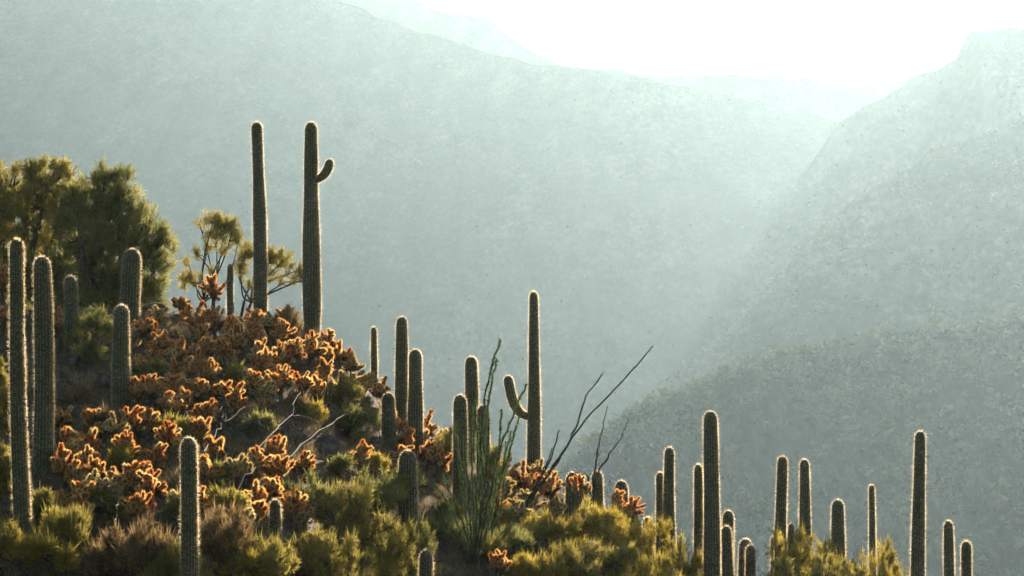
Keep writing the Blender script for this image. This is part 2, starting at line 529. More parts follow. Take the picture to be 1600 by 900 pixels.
def spines(P, rad, T, A, B, S, ribs, phase, step=0.055, per=6, length=0.06, width=0.0038):
    """clusters of spines on the ridge of every rib"""
    total = S[-1]
    ns = max(int(total / step), 3)
    s = np.linspace(0.01, total - 0.004, ns)
    ridge = (2 * np.pi * np.arange(ribs) - phase) / ribs
    ss, tt = np.meshgrid(s, ridge, indexing='ij')
    ss = (ss + rng.uniform(-.4, .4, ss.shape) * step).clip(0, total - 0.003).ravel(); tt = tt.ravel()
    def ip(arr): return np.stack([np.interp(ss, S, arr[:, k]) for k in range(3)], -1)
    r = np.interp(ss, S, rad)
    drdS = np.interp(ss, S, np.gradient(rad, S))
    a, b, t = unit(ip(A)), unit(ip(B)), unit(ip(T))
    out = np.cos(tt)[:, None] * a + np.sin(tt)[:, None] * b
    base = ip(P) + out * (r * 1.06)[:, None]
    nrm = unit(out - t * np.clip(drdS, -4, 1)[:, None])
    base = np.repeat(base, per, 0); nrm = np.repeat(nrm, per, 0)
    base = base + np.repeat(t, per, 0) * rng.uniform(-0.5, 0.5, (len(base), 1)) * np.minimum(step, np.repeat(total - ss, per))[:, None]
    D = unit(nrm + rng.normal(size=base.shape) * 0.62)
    L = length * rng.uniform(0.55, 1.3, len(base)) * np.repeat(1 + 0.6 * fbm(ss * 3.1 + phase * 5, tt * 1.3, 2, 31), per)
    return blades(base - D * 0.004, D, L, width)

def rad_profile(S, r_base, r_top, seed):
    L = S[-1]
    u = S / L
    r = r_base + (r_top - r_base) * u ** 1.2
    r = r * (1 + 0.075 * fbm(S * 0.9 + seed * 3.1, S * 0 + seed, 2, seed))
    r = r * (0.84 + 0.16 * np.clip(u / 0.10, 0, 1))
    return r

def saguaro(label, axis_px, top, base, w_top, w_base, Y=None, arms=(), seed=0, cat='saguaro', landmark=None, lift=0.0):
    """axis_px: x of the photo at the base and at the top; top/base: photo rows; widths in photo pixels.
    Y given: stands there (its foot is hidden); else where the foot's pixel meets the hill"""
    xb, xt = axis_px
    foot = ground_under(xb, Y) if Y is not None else ground_at(xb, base)
    Yd = foot[1]
    k = Yd / F                                  # metres per photo pixel at this distance
    head = px_point(xt, top, Yd + rng.uniform(-.08, .08))
    foot = foot - np.array((0, 0, 0.12))
    mid = (foot + head) / 2 + np.array((rng.normal() * 0.007, rng.normal() * 0.012, 0)) * (head[2] - foot[2])
    L0 = np.linalg.norm(head - foot)
    root = thing('saguaro', label, cat, foot, 'saguaros on the hillside')
    rt, rb = w_top * k / 2, w_base * k / 2
    rt, rb = max(rt - 0.028, rt * 0.78), max(rb - 0.028, rb * 0.78)
    ribs = int(np.clip(round(15 + (rb / 0.03) * 0.6), 16, 25))
    phase = rng.uniform(0, 6.28)
    S, kd = dome_rows(L0, rt, max(10, int(L0 * 5)), 8)
    axis = smooth_line([foot, mid, head], 60)
    al = np.concatenate([[0], np.cumsum(np.linalg.norm(np.diff(axis, axis=0), axis=1))]); al *= L0 / al[-1]
    P = np.stack([np.interp(S, al, axis[:, q]) for q in range(3)], -1) - foot
    rad = rad_profile(S, rb, rt, seed + xb * 0.01) * kd * 0.95
    V, Q, T, A, B = column(P, rad, ribs, phase)
    bm = make_mesh('body', V, [Q], True); bm.materials.append(M['skin'])
    obj('body', bm, root)
    Vs, Fs = spines(P, rad, T, A, B, S, ribs, phase)
    sm = make_mesh('spines', Vs, [Fs]); sm.materials.append(M['spine'])
    so = obj('spines', sm, root); so['kind'] = 'stuff'
    for pts, wa in arms:
        Pa = smooth_line([px_point(x, y, Yd + dy) - foot for x, y, dy in pts], 60)
        la = np.concatenate([[0], np.cumsum(np.linalg.norm(np.diff(Pa, axis=0), axis=1))])
        ra = wa * k / 2
        Sa, ka = dome_rows(la[-1], ra, 18, 7)
        Pq = np.stack([np.interp(Sa, la, Pa[:, q]) for q in range(3)], -1)
        rr = ra * ka * (0.72 + 0.28 * np.clip(Sa / (la[-1] * 0.45), 0, 1)) * 0.95
        V, Q, T, A, B = column(Pq, rr, 12, 0.4)
        am = make_mesh('arm', V, [Q], True); am.materials.append(M['skin'])
        ao = obj('arm', am, root)
        Vs, Fs = spines(Pq, rr, T, A, B, Sa, 12, 0.4, 0.05, 8, 0.05)
        sm = make_mesh('spines', Vs, [Fs]); sm.materials.append(M['spine'])
        so = obj('spines', sm, ao); so['kind'] = 'stuff'
    if landmark:
        for q in np.arange(top, min(base, 900), 60):
            LANDMARKS.append((xb, q, landmark))
    return root

SG = [
 # label, (x base, x top), top, base, w_top, w_base, Y, arms, landmark
 ('tall saguaro at the left edge, largest in the foreground', (38, 26), 374, 872, 25, 33, None, (), 'the tall saguaro at the left edge'),
 ('second saguaro from the left edge, right beside the tallest foreground one', (67, 66), 401, 742, 31, 35, None, (), 'the second saguaro from the left'),
 ('shaded slim saguaro below the big tree, third from the left', (112, 110), 431, 545, 22, 25, None, (), 'the slim saguaro under the big tree'),
 ('stubby little saguaro touching the shaded slim one below the big tree', (130, 129), 487, 545, 16, 20, 74.0, (), None),
 ('thick saguaro in front of the right edge of the big tree', (202, 207), 389, 520, 30, 36, 73.5, (), 'the thick saguaro before the big tree'),
 ('dark stout saguaro below the thick one by the big tree', (190, 190), 477, 640, 28, 33, None, (), 'the dark stout saguaro under the big tree'),
 ('small thin saguaro between the little tree and the left tallest saguaro', (361, 360), 413, 482, 12, 14, 74.6, (), 'the small thin saguaro by the little tree'),
 ('very tall armless saguaro on the crest, left of the tallest pair', (407, 401), 191, 497, 19, 27, 74.8, (), 'the very tall armless saguaro'),
 ('very tall saguaro on the crest with one short arm near its top', (488, 486), 191, 508, 22, 33, 75.0, (([(492, 282, -.05), (503, 276, -.10), (511, 266, -.12), (517, 249, -.12)], 14),), 'the very tall saguaro with a short arm'),
 ('thin short saguaro alone against the haze, on the crest right of the tallest pair', (585, 584), 511, 600, 12, 14, 75.2, (), 'the thin short saguaro on the crest'),
 ('rounded saguaro on the slope, taller and left of two standing shoulder to shoulder', (627, 628), 495, 640, 21, 25, 74.6, (), 'the taller of the shoulder to shoulder saguaros'),
 ('saguaro on the slope, lower and right of two standing shoulder to shoulder', (648, 649), 546, 706, 23, 30, None, (), 'the lower of the shoulder to shoulder saguaros'),
 ('short dark saguaro tucked among cholla left of the shoulder to shoulder pair', (608, 607), 614, 695, 22, 27, None, (), None),
 ('thick foreground saguaro at the lower left cut by the bottom edge', (296, 295), 684, 965, 29, 33, None, (), 'the thick saguaro at the lower left'),
 ('stout saguaro standing alone below the shoulder to shoulder pair', (638, 637), 704, 850, 31, 37, None, (), 'the stout saguaro below the shoulder to shoulder pair'),
 ('blunt saguaro half hidden behind the leafy ocotillo', (736, 736), 557, 700, 22, 27, 74.6, (), 'the blunt saguaro behind the ocotillo'),
 ('dark saguaro immediately left of the leafy ocotillo stems', (718, 719), 617, 812, 24, 29, None, (), 'the dark saguaro left of the ocotillo'),
 ('green saguaro seen through the leafy ocotillo stems', (756, 755), 633, 752, 22, 26, None, (), None),
 ('tall saguaro in the middle with one curved arm raised at its left', (834, 834), 456, 738, 17, 26, None, (([(830, 652, -.05), (814, 646, -.12), (803, 630, -.14), (797, 608, -.14), (793, 587, -.14)], 15.5),), 'the tall saguaro with a left arm'),
 ('tiny barrel shaped saguaro among cholla in the lower left quarter', (430, 430), 781, 850, 21, 25, None, (), 'the tiny barrel shaped saguaro'),
 ('rounded saguaro top rising from the bottom edge under the stout saguaro', (667, 666), 860, 985, 24, 30, None, (), None),
 ('short saguaro left of the ocotillo with two upright twigs', (896, 895), 738, 815, 26, 31, 73.0, (), 'the short saguaro on the lower crest'),
 ('reddish dark saguaro stump at the foot of the ocotillo with two twigs', (934, 933), 736, 815, 20, 24, 73.6, (), None),
 ('short saguaro behind the yellow shrub, standing alone right of the reddish stump', (971, 971), 751, 850, 23, 29, 73.0, (), 'the short saguaro behind the yellow shrub'),
 ('very small saguaro peeping out right of the short one behind the yellow shrub', (986, 986), 785, 850, 13, 17, 73.6, (), None),
 ('taller of the joined pair of saguaros rising behind the yellow shrub', (1048, 1046), 699, 870, 18, 25, 73.0, (), 'the taller of the joined saguaro pair'),
 ('lower left saguaro of the joined pair rising behind the yellow shrub', (1033, 1032), 738, 870, 17, 21, 73.4, (), None),
 ('dark low saguaro half sunk in the yellow shrub left of the joined pair', (1012, 1012), 808, 880, 18, 22, 73.0, (), None),
 ('tallest thick saguaro of the lower right group', (1111, 1110), 643, 1090, 25, 33, 66.0, (), 'the tallest saguaro at the lower right'),
 ('saguaro half hidden behind the left side of the tallest lower right one', (1091, 1091), 726, 1000, 17, 22, 69.5, (), None),
 ('upper of two short saguaros beside the right of the tallest lower right one', (1139, 1138), 798, 1020, 21, 25, 70.0, (), None),
 ('lower of two short saguaros beside the right of the tallest lower right one', (1136, 1135), 822, 1040, 20, 25, 68.0, (), None),
 ('rear one of two nested saguaros low at the bottom edge', (1165, 1165), 842, 1040, 24, 28, 70.0, (), None),
 ('front one of two nested saguaros low at the bottom edge', (1173, 1173), 852, 1060, 19, 23, 68.0, (), None),
 ('left one of the matched slim saguaros above the right hand bush', (1224, 1223), 713, 980, 19, 24, 72.5, (), 'the left one of the matched slim saguaros'),
 ('right one of the matched slim saguaros above the right hand bush', (1256, 1257), 718, 980, 18, 25, 73.5, (), 'the right one of the matched slim saguaros'),
 ('very small saguaro tip left of the right hand bush', (1208, 1208), 838, 980, 9, 13, 74.0, (), None),
 ('small saguaro tip poking out of the bush between the matched slim saguaros', (1237, 1236), 818, 980, 12, 14, 72.0, (), None),
 ('fat bullet shaped saguaro in the middle of the right hand bush', (1310, 1309), 781, 985, 23, 29, 71.5, (), 'the fat bullet shaped saguaro'),
 ('thinnest saguaro of the lower right, standing like a pencil', (1363, 1362), 758, 985, 12, 16, 74.0, (), 'the thinnest lower right saguaro'),
 ('tall lone saguaro far to the right, cut by the bottom edge', (1433, 1438), 674, 1090, 20, 30, 70.0, (), 'the tall lone saguaro at the right'),
 ('taller of the last two short saguaros at the far right bottom', (1481, 1482), 814, 1080, 18, 24, 71.0, (), None),
 ('lower of the last two short saguaros, rightmost of all', (1511, 1510), 846, 1100, 19, 24, 70.0, (), None),
]
for i, (label, ax, top, base, wt, wb, Y, arms, lm) in enumerate(SG):
    saguaro(label, ax, top, base, wt, wb, Y, arms, i, landmark=lm)

# ------------------------------------------------------------------ wording for the many small plants
ORD = ['nearest', 'second nearest', 'third nearest', 'fourth nearest', 'fifth nearest', 'sixth nearest', 'seventh nearest', 'eighth nearest', 'ninth nearest', 'tenth nearest', 'eleventh nearest', 'twelfth nearest', 'thirteenth nearest', 'fourteenth nearest', 'fifteenth nearest', 'sixteenth nearest']
def word_places(spots, what):
    """spots: (px, py); returns one wording each that only that one answers to"""
    info = []
    for x, y in spots:
        d, lx, ly, ph = min((math.hypot(x - a, (y - b) * 1.0), a, b, p) for a, b, p in LANDMARKS)
        side = 'right of' if x >= lx else 'left of'
        info.append((ph, side, d))
    out = [None] * len(spots)
    keys = {}
    for i, (ph, side, d) in enumerate(info):
        keys.setdefault((ph, side), []).append((d, i))
    for (ph, side), lst in keys.items():
        lst.sort()
        for r, (d, i) in enumerate(lst):
            out[i] = '%s %s %s %s' % (ORD[r], what[i] if isinstance(what, list) else what, side, ph)
    return out

# ------------------------------------------------------------------ chollas
def joint_mesh(name, mat, seed):
    g = Geo()
    L, r = 0.17, 0.034
    s = np.linspace(0, 1, 7)
    P = np.stack([0 * s, 0 * s, s * L], -1)
    rad = r * np.sqrt(np.clip(1 - (2 * s - 1) ** 4, 0.02, 1)) * (1 + 0.1 * np.sin(s * 9 + seed))
    V, Q = tube(P, rad, 7)
    g.add(V, Q, 0)
    n = 240
    t = rng.random(n)
    th = rng.uniform(0, 6.283, n)
    o = np.stack([np.cos(th), np.sin(th), 0 * th], -1)
    base = o * (np.interp(t, s, rad) * 0.95)[:, None] + np.stack([0 * t, 0 * t, t * L], -1)
    D = unit(o + np.stack([0 * t, 0 * t, (t - 0.4) * 1.7], -1) + rng.normal(size=(n, 3)) * 0.45)
    V, T3 = blades(base, D, rng.uniform(0.03, 0.055, n), 0.0075)
    g.add(V, T3, 1)
    return g.mesh(name, [M['core'], mat])
JOINTS = {'gold': [joint_mesh('joint', M['gold'], i) for i in range(4)], 'straw': [joint_mesh('joint', M['straw'], i) for i in range(3)], 'husk': [joint_mesh('joint', M['husk'], i) for i in range(3)]}

def cholla(label, cx, cy, w, h, kind='gold', n_branch=6, Y=None):
    """cx, cy, w, h: the crown in photo pixels"""
    foot = ground_under(cx, Y) if Y is not None else ground_at(cx, cy + h * 0.62)
    Yd = foot[1]
    k = Yd / F
    ctr = px_point(cx, cy, Yd)
    foot = foot - np.array((0, 0, 0.05))
    root = thing('cholla', label, 'cholla', foot, 'cholla plants on the slope')
    grow = rng.uniform(0.75, 1.2)
    W, H = w * k / 2 * 0.8 * grow, h * k / 2 * 1.12 * grow
    top = ctr - foot
    if top[2] < H * 0.9:
        top[2] = H * 0.9
    g = Geo()
    stem = smooth_line([(0, 0, 0), (rng.normal() * .04, rng.normal() * .04, top[2] * 0.35), (top[0] * 0.6, 0, max(top[2] - H * 0.5, 0.12))], 7)
    V, Q = tube(stem, np.linspace(0.065, 0.045, 7), 7)
    g.add(V, Q)
    joints = []
    for b in range(n_branch):
        a = 6.283 * (b + rng.uniform(-.3, .3)) / n_branch
        el = rng.uniform(-0.45, 0.75)
        if b == n_branch - 1: el = 1.25
        tip = top + np.array((math.cos(a) * math.cos(el) * W * 0.62, math.sin(a) * math.cos(el) * W * 0.62, math.sin(el) * H * 0.55))
        st = stem[rng.integers(4, 7)]
        br = smooth_line([st, (st + tip) / 2 + np.array((0, 0, 0.04)), tip], 6)
        V, Q = tube(br, np.linspace(0.036, 0.024, 6), 6)
        g.add(V, Q)
        base_d = unit(tip - top + np.array((0, 0, 0.05)) + rng.normal(size=3) * 0.05)
        joints.append((br[3], unit(base_d + rng.normal(size=3) * 0.7), 1.0))
        for c in range(4):
            p, d = tip - base_d * 0.05, unit(base_d * 0.6 + rng.normal(size=3) * 0.6 + np.array((0, 0, 0.75)))
            for q in range(rng.integers(1, 3)):
                sc = rng.uniform(0.75, 1.12)
                joints.append((p, d, sc))
                p = p + d * 0.16 * sc
                d = unit(d + rng.normal(size=3) * 0.6 + np.array((0, 0, 0.2)))
    tm = g.mesh('trunk', [M['core']], True)
    obj('trunk', tm, root)
    ms = JOINTS[kind]
    for p, d, sc in joints:
        low = p[2] + d[2] * 0.1 < top[2] + H * rng.uniform(-0.45, 0.2)
        ms = JOINTS['husk' if low and rng.random() < 0.8 else kind]
        j = obj('joint', ms[rng.integers(len(ms))], root)
        q = Vector(d).to_track_quat('Z', 'Y')
        j.matrix_local = Matrix.LocRotScale(Vector(p), q, Vector((sc, sc, sc * rng.uniform(0.85, 1.15))))

CH = [
 # crown centre x, y, width, height, kind
 (283, 482, 44, 40, 'gold'), (306, 500, 46, 44, 'gold'), (335, 505, 48, 48, 'gold'), (333, 452, 36, 40, 'gold'), (366, 520, 46, 44, 'gold'), (388, 530, 44, 50, 'gold'),
 (405, 556, 46, 52, 'gold'), (434, 560, 50, 48, 'gold'), (458, 556, 44, 46, 'gold'), (486, 548, 44, 50, 'gold'), (507, 588, 46, 54, 'gold'), (440, 596, 48, 50, 'gold'),
 (398, 600, 44, 46, 'gold'), (474, 606, 46, 50, 'gold'), (550, 572, 46, 40, 'straw'), (566, 606, 44, 50, 'straw'), (596, 612, 44, 44, 'gold'), (616, 662, 42, 56, 'gold'), (668, 668, 40, 56, 'gold'),
 (688, 722, 44, 56, 'gold'), (672, 712, 36, 40, 'gold'), (352, 556, 44, 46, 'gold'), (320, 548, 46, 50, 'gold'),
 (232, 520, 44, 44, 'gold'), (250, 545, 42, 48, 'gold'), (282, 556, 42, 44, 'gold'), (224, 582, 40, 44, 'gold'), (240, 610, 42, 48, 'gold'), (264, 608, 34, 44, 'gold'),
 (310, 612, 40, 40, 'gold'), (322, 650, 36, 40, 'gold'), (4, 440, 34, 60, 'gold'), (6, 505, 36, 50, 'gold'), (94, 512, 36, 46, 'gold'),
 (206, 662, 44, 52, 'gold'), (176, 676, 44, 44, 'straw'), (108, 690, 44, 46, 'gold'), (142, 700, 46, 46, 'gold'), (200, 704, 46, 48, 'gold'), (262, 690, 50, 48, 'gold'), (98, 730, 44, 50, 'gold'),
 (150, 744, 48, 48, 'gold'), (196, 752, 50, 48, 'gold'), (236, 766, 48, 50, 'gold'), (126, 782, 46, 46, 'gold'), (216, 800, 44, 46, 'gold'), (322, 740, 40, 52, 'gold'),
 (372, 742, 44, 46, 'straw'), (402, 726, 46, 48, 'gold'), (434, 742, 50, 50, 'gold'), (422, 772, 40, 40, 'gold'), (458, 800, 44, 46, 'gold'), (398, 806, 42, 46, 'gold'), (374, 800, 40, 44, 'straw'), (564, 714, 44, 50, 'gold'),
 (790, 736, 46, 44, 'straw'), (816, 750, 44, 46, 'gold'), (786, 772, 46, 46, 'straw'), (830, 788, 48, 46, 'straw'), (862, 766, 46, 48, 'gold'), (804, 802, 46, 46, 'straw'), (866, 800, 44, 44, 'straw'),
 (782, 886, 44, 40, 'gold'), (906, 770, 36, 50, 'gold'), (966, 792, 36, 46, 'gold'), (988, 800, 34, 40, 'gold'),
]
# the thicket between the plants placed above
for x0, y0, x1, y1, cnt in ((215, 495, 560, 640, 26), (85, 650, 340, 810, 17), (365, 700, 480, 820, 5), (590, 600, 700, 720, 4), (770, 730, 880, 800, 4)):
    tries = 0
    while cnt and tries < 400:
        tries += 1
        x, y = rng.uniform(x0, x1), rng.uniform(y0, y1)
        if y < np.interp(x, _cpx, _cpy) - 5 or min(math.hypot(x - c[0], y - c[1]) for c in CH) < 20:
            continue
        if 370 < x < 545 and 625 < y < 705:
            continue
        CH.append((round(x, 1), round(y, 1), rng.uniform(34, 46), rng.uniform(34, 46), 'gold' if rng.random() < 0.7 else 'straw'))
        cnt -= 1
wrd = {'gold': 'orange backlit cholla', 'straw': 'straw coloured cholla'}
labs = word_places([(c[0], c[1]) for c in CH], [wrd[c[4]] for c in CH])
for lab, (cx, cy, w, h, kind) in zip(labs, CH):
    Yq = {283: 74.6, 333: 74.7, 966: 72.0, 988: 72.2, 906: 72.0}.get(cx)
    cholla(lab, cx, cy, w, h, kind, 7, Yq)

# ------------------------------------------------------------------ trees and shrubs
def sprays(blobs, n, per, length, width, up=0.6, centre=None, shell=0.55, spread=0.5, clump=0):
    """fans of thin twigs through the volume of the crown; blobs: (centre, radii)"""
    vol = np.array([np.prod(b[1]) for b in blobs]) ** 0.8
    pick = rng.choice(len(blobs), n, p=vol / vol.sum())
    Cb = np.array([b[0] for b in blobs])[pick]
    Rb = np.array([b[1] for b in blobs])[pick]
    d = unit(rng.normal(size=(n, 3)))
    rr = rng.random(n) ** (1 / 3.0)
    rr = shell + (1 - shell) * rr
    rr = np.where(rng.random(n) < 0.25, rng.random(n) ** 0.5 * 0.8, rr)
    O = Cb + d * rr[:, None] * Rb
    if clump:
        k = max(int(n / clump), 6)
        lead = rng.integers(0, n, k)
        who = lead[np.argmin(((O[:, None, :] - O[None, lead, :]) ** 2).sum(-1), axis=1)]
        O = O[who] * 0.62 + O * 0.38
    cen = np.mean([b[0] for b in blobs], axis=0) if centre is None else np.asarray(centre, float)
    ax = unit(unit(O - cen) * 0.8 + d * 0.5 + np.array((0, 0, up)) + rng.normal(size=(n, 3)) * 0.25)
    O2 = np.repeat(O, per, 0); A2 = np.repeat(ax, per, 0)
    D = unit(A2 + rng.normal(size=O2.shape) * spread)
    O2 = O2 + A2 * rng.uniform(-0.5, 0.7, (len(O2), 1)) * length + rng.normal(size=O2.shape) * length * 0.12
    V, Q = blade_quads(O2, D, length * rng.uniform(0.5, 1.3, len(O2)), width * rng.uniform(0.7, 1.4, len(O2)))
    return V, Q, O

def woody(name, label, cat, foot, blobs, mat, n, per, length, width, trunk_r, up=0.6, group=None, stem_name='trunk', crown_name='crown', stems=1, bark=None, shell=0.5, spread=0.5, twig=0.35, clump=7, wisps=0):
    """foot and blobs in world space"""
    root = thing(name, label, cat, foot, group)
    bl = [(np.asarray(c) - foot, np.asarray(r)) for c, r in blobs]
    V, Q, O = sprays(bl, n, per, length, width, up, np.array((0, 0, 0.2)), shell, spread, clump)
    if wisps:
        w = O[rng.integers(0, len(O), int(n * wisps))]
        dw = unit(unit(w) * 0.5 + np.array((0, 0, 0.8)) + rng.normal(size=w.shape) * 0.3)
        V2, Q2 = blade_quads(w, dw, rng.uniform(0.16, 0.42, len(w)), 0.011)
        V, Q = np.concatenate([V, V2]), np.concatenate([Q, Q2 + len(V)])
    g = Geo()
    cen = np.mean([b[0] for b in bl], axis=0)
    hub_h = max(cen[2] * 0.35, 0.15)
    hubs = []
    for s in range(stems):
        a = rng.uniform(0, 6.28)
        hb = np.array((cen[0] * 0.35 + math.cos(a) * 0.10 * stems, cen[1] * 0.3 + math.sin(a) * 0.10 * stems, hub_h * rng.uniform(0.8, 1.2)))
        st = smooth_line([(math.cos(a) * .03 * stems, math.sin(a) * .03 * stems, -0.15), hb * 0.5 + rng.normal(size=3) * 0.03, hb], 7)
        tv, tq = tube(st, np.linspace(trunk_r, trunk_r * 0.75, 7), 8)
        g.add(tv, tq)
        hubs.append(hb)
    ends = []
    for c, r in bl:
        hb = hubs[rng.integers(len(hubs))]
        m = hb * 0.5 + c * 0.5 + rng.normal(size=3) * 0.13 * np.linalg.norm(c - hb) - np.array((0, 0, 0.05 * np.linalg.norm(c - hb)))
        ln = smooth_line([hb, m, c], 9)
        tv, tq = tube(ln, np.linspace(trunk_r * 0.62, trunk_r * 0.3, 9), 6)
        g.add(tv, tq)
        ends.append(ln)
    # twigs out to a good part of the sprays
    pts = np.concatenate([e[3:] for e in ends])
    for o in O[rng.random(len(O)) < twig]:
        p = pts[np.argmin(np.linalg.norm(pts - o, axis=1) + rng.random(len(pts)) * 0.25)]
        ln = smooth_line([p, (p + o) / 2 + rng.normal(size=3) * 0.10 * np.linalg.norm(o - p), o], 5)
        tv, tq = tube(ln, np.linspace(trunk_r * 0.2 + 0.004, 0.005, 5), 4)
        g.add(tv, tq)
    obj(stem_name, g.mesh(stem_name, [bark or M['trunk']], True), root)
    cm = make_mesh(crown_name, V, [Q]); cm.materials.append(mat)
    obj(crown_name, cm, root)
    return root

def pxblobs(Y, lst, deep=0.9):
    k = Y / F
    return [(px_point(x, y, Y + rng.uniform(-.3, .3) * rx * k), (rx * k, (rx + ry) / 2 * k * deep, ry * k)) for x, y, rx, ry in lst]

YT = 77.5
woody('palo_verde_tree', 'broad yellowish green tree at the upper left edge', 'tree', ground_under(20, YT),
      pxblobs(YT, [(18, 300, 46, 44), (75, 292, 38, 40), (45, 345, 50, 46), (-30, 330, 50, 60), (0, 395, 44, 44), (95, 335, 30, 36), (100, 268, 15, 18), (118, 320, 22, 36), (55, 270, 20, 16), (20, 450, 50, 40), (70, 410, 40, 40)]),
      M['green'], 1900, 15, 0.23, 0.022, 0.16, 0.7, 'trees on the crest', clump=3, wisps=1.2, twig=0.22, spread=0.65)
YT2 = 76.6
woody('palo_verde_tree', 'dense dark green tree with spreading sprays behind the thick saguaro', 'tree', ground_under(150, YT2),
      pxblobs(YT2, [(150, 310, 34, 40), (185, 302, 34, 34), (168, 276, 16, 16), (122, 322, 22, 30), (260, 372, 16, 20), (130, 360, 46, 42), (185, 358, 46, 46), (222, 362, 34, 40), (245, 398, 28, 34), (170, 415, 52, 44), (225, 440, 36, 40), (110, 425, 46, 46), (60, 440, 50, 40), (140, 465, 60, 30), (205, 470, 50, 30), (90, 480, 40, 26)]),
      M['dkgreen'], 2900, 15, 0.23, 0.022, 0.17, 0.6, 'trees on the crest', clump=3, wisps=1.2, twig=0.22, spread=0.65)
woody('palo_verde_tree', 'little tree with a flat yellow tuft and bare forked stems', 'tree', ground_under(327, 76.0),
      pxblobs(76.0, [(332, 348, 16, 13), (352, 352, 18, 16), (338, 370, 20, 14), (312, 350, 8, 8), (372, 380, 10, 16), (362, 366, 14, 13), (310, 398, 9, 10), (296, 416, 10, 12), (324, 390, 9, 12), (290, 440, 10, 14), (350, 392, 12, 12), (378, 400, 7, 10), (306, 440, 12, 12), (330, 425, 8, 10)]),
      M['green'], 460, 11, 0.15, 0.015, 0.04, 0.35, 'trees on the crest', stems=2, wisps=1.2, twig=0.4, clump=3, shell=0.1, spread=0.8)
woody('palo_verde_tree', 'sparse small tree spreading behind the very tall armless saguaro', 'tree', ground_under(378, 75.6),
      pxblobs(75.6, [(385, 398, 12, 20), (406, 394, 16, 14), (424, 404, 18, 14), (442, 408, 18, 14), (462, 424, 18, 14), (478, 436, 12, 12), (414, 432, 20, 10), (446, 440, 16, 8), (376, 425, 11, 14), (392, 448, 12, 8)]),
      M['olive'], 420, 12, 0.14, 0.017, 0.045, 0.5, 'trees on the crest', stems=2, wisps=1.2, twig=0.4, clump=3, shell=0.1, spread=0.8)

SH = [
 # cx, top y, width, height (photo pixels), foot Y or None, material, wording
 (555, 752, 130, 150, None, 'olive', 'olive shrub'), (606, 806, 110, 120, None, 'olive', 'olive shrub'), (490, 745, 90, 90, None, 'dkgreen', 'grey green shrub'),
 (600, 735, 90, 90, None, 'dkgreen', 'dark green shrub'), (505, 830, 120, 130, None, 'olive', 'olive shrub'),
 (850, 806, 150, 150, 69.0, 'yellow', 'golden green shrub'), (930, 792, 140, 150, 69.5, 'yellow', 'golden green shrub'), (1000, 812, 130, 150, 69.0, 'yellow', 'golden green shrub'), (1060, 838, 100, 140, 68.5, 'olive', 'olive shrub'), (880, 855, 150, 130, 66.0, 'olive', 'olive shrub'), (1010, 868, 150, 130, 66.0, 'yellow', 'golden green shrub'),
 (1240, 822, 80, 150, 70.5, 'yellow', 'golden green shrub'), (1285, 842, 90, 140, 69.5, 'olive', 'olive shrub'), (1345, 850, 80, 130, 70.0, 'olive', 'olive shrub'), (1395, 838, 64, 130, 71.0, 'yellow', 'golden green shrub'), (1225, 860, 60, 110, 69.0, 'olive', 'olive shrub'),
 (66, 842, 120, 110, 51.5, 'yellow', 'golden green shrub'), (2, 560, 50, 150, None, 'olive', 'olive shrub'), (2, 690, 50, 130, None, 'olive', 'olive shrub'), (6, 812, 60, 120, 51.5, 'olive', 'olive shrub'), (70, 760, 60, 80, None, 'olive', 'olive shrub'),
 (225, 812, 140, 110, None, 'rust', 'rust brown shrub'), (345, 795, 120, 110, None, 'rust', 'rust brown shrub'), (180, 850, 120, 100, 51.5, 'rust', 'rust brown shrub'), (270, 862, 130, 100, 51.0, 'olive', 'olive shrub'),
 (420, 838, 120, 110, None, 'olive', 'olive shrub'), (372, 858, 90, 90, 52.5, 'yellow', 'golden green shrub'), (115, 800, 90, 80, None, 'olive', 'olive shrub'), (360, 765, 70, 70, None, 'olive', 'olive shrub'),
 (452, 488, 84, 50, None, 'rust', 'dome shaped brown shrub'), (376, 575, 50, 40, None, 'olive', 'olive shrub'), (540, 590, 60, 60, None, 'olive', 'olive shrub'), (150, 492, 90, 60, None, 'dkgreen', 'dark green shrub'),
 (800, 830, 90, 130, 67.0, 'dkgreen', 'dark green shrub'), (700, 850, 80, 110, 66.5, 'dkgreen', 'dark green shrub'), (560, 640, 60, 60, None, 'dkgreen', 'dark green shrub'), (545, 870, 110, 100, 58.0, 'olive', 'olive shrub'), (460, 870, 100, 80, 55.0, 'rust', 'rust brown shrub'),
 (300, 655, 50, 44, None, 'olive', 'olive shrub'), (160, 640, 60, 44, None, 'rust', 'rust brown shrub'), (410, 650, 50, 34, None, 'dkgreen', 'dark green shrub'), (655, 815, 70, 80, None, 'dkgreen', 'dark green shrub'),
 (760, 850, 90, 110, 66.0, 'olive', 'olive shrub'), (945, 850, 120, 140, 67.5, 'olive', 'olive shrub'), (840, 872, 100, 120, 65.0, 'yellow', 'golden green shrub'), (1100, 872, 60, 120, 68.0, 'olive', 'olive shrub'), (1315, 858, 100, 130, 68.5, 'yellow', 'golden green shrub'), (1255, 830, 90, 140, 71.5, 'yellow', 'golden green shrub'), (1378, 852, 80, 130, 69.5, 'yellow', 'golden green shrub'), (1275, 866, 90, 120, 67.5, 'olive', 'olive shrub'), (590, 868, 110, 100, 60.0, 'yellow', 'golden green shrub'), (640, 875, 90, 90, 62.0, 'olive', 'olive shrub'),
 (700, 670, 50, 60, None, 'olive', 'olive shrub'), (770, 700, 50, 60, None, 'olive', 'olive shrub'),
]
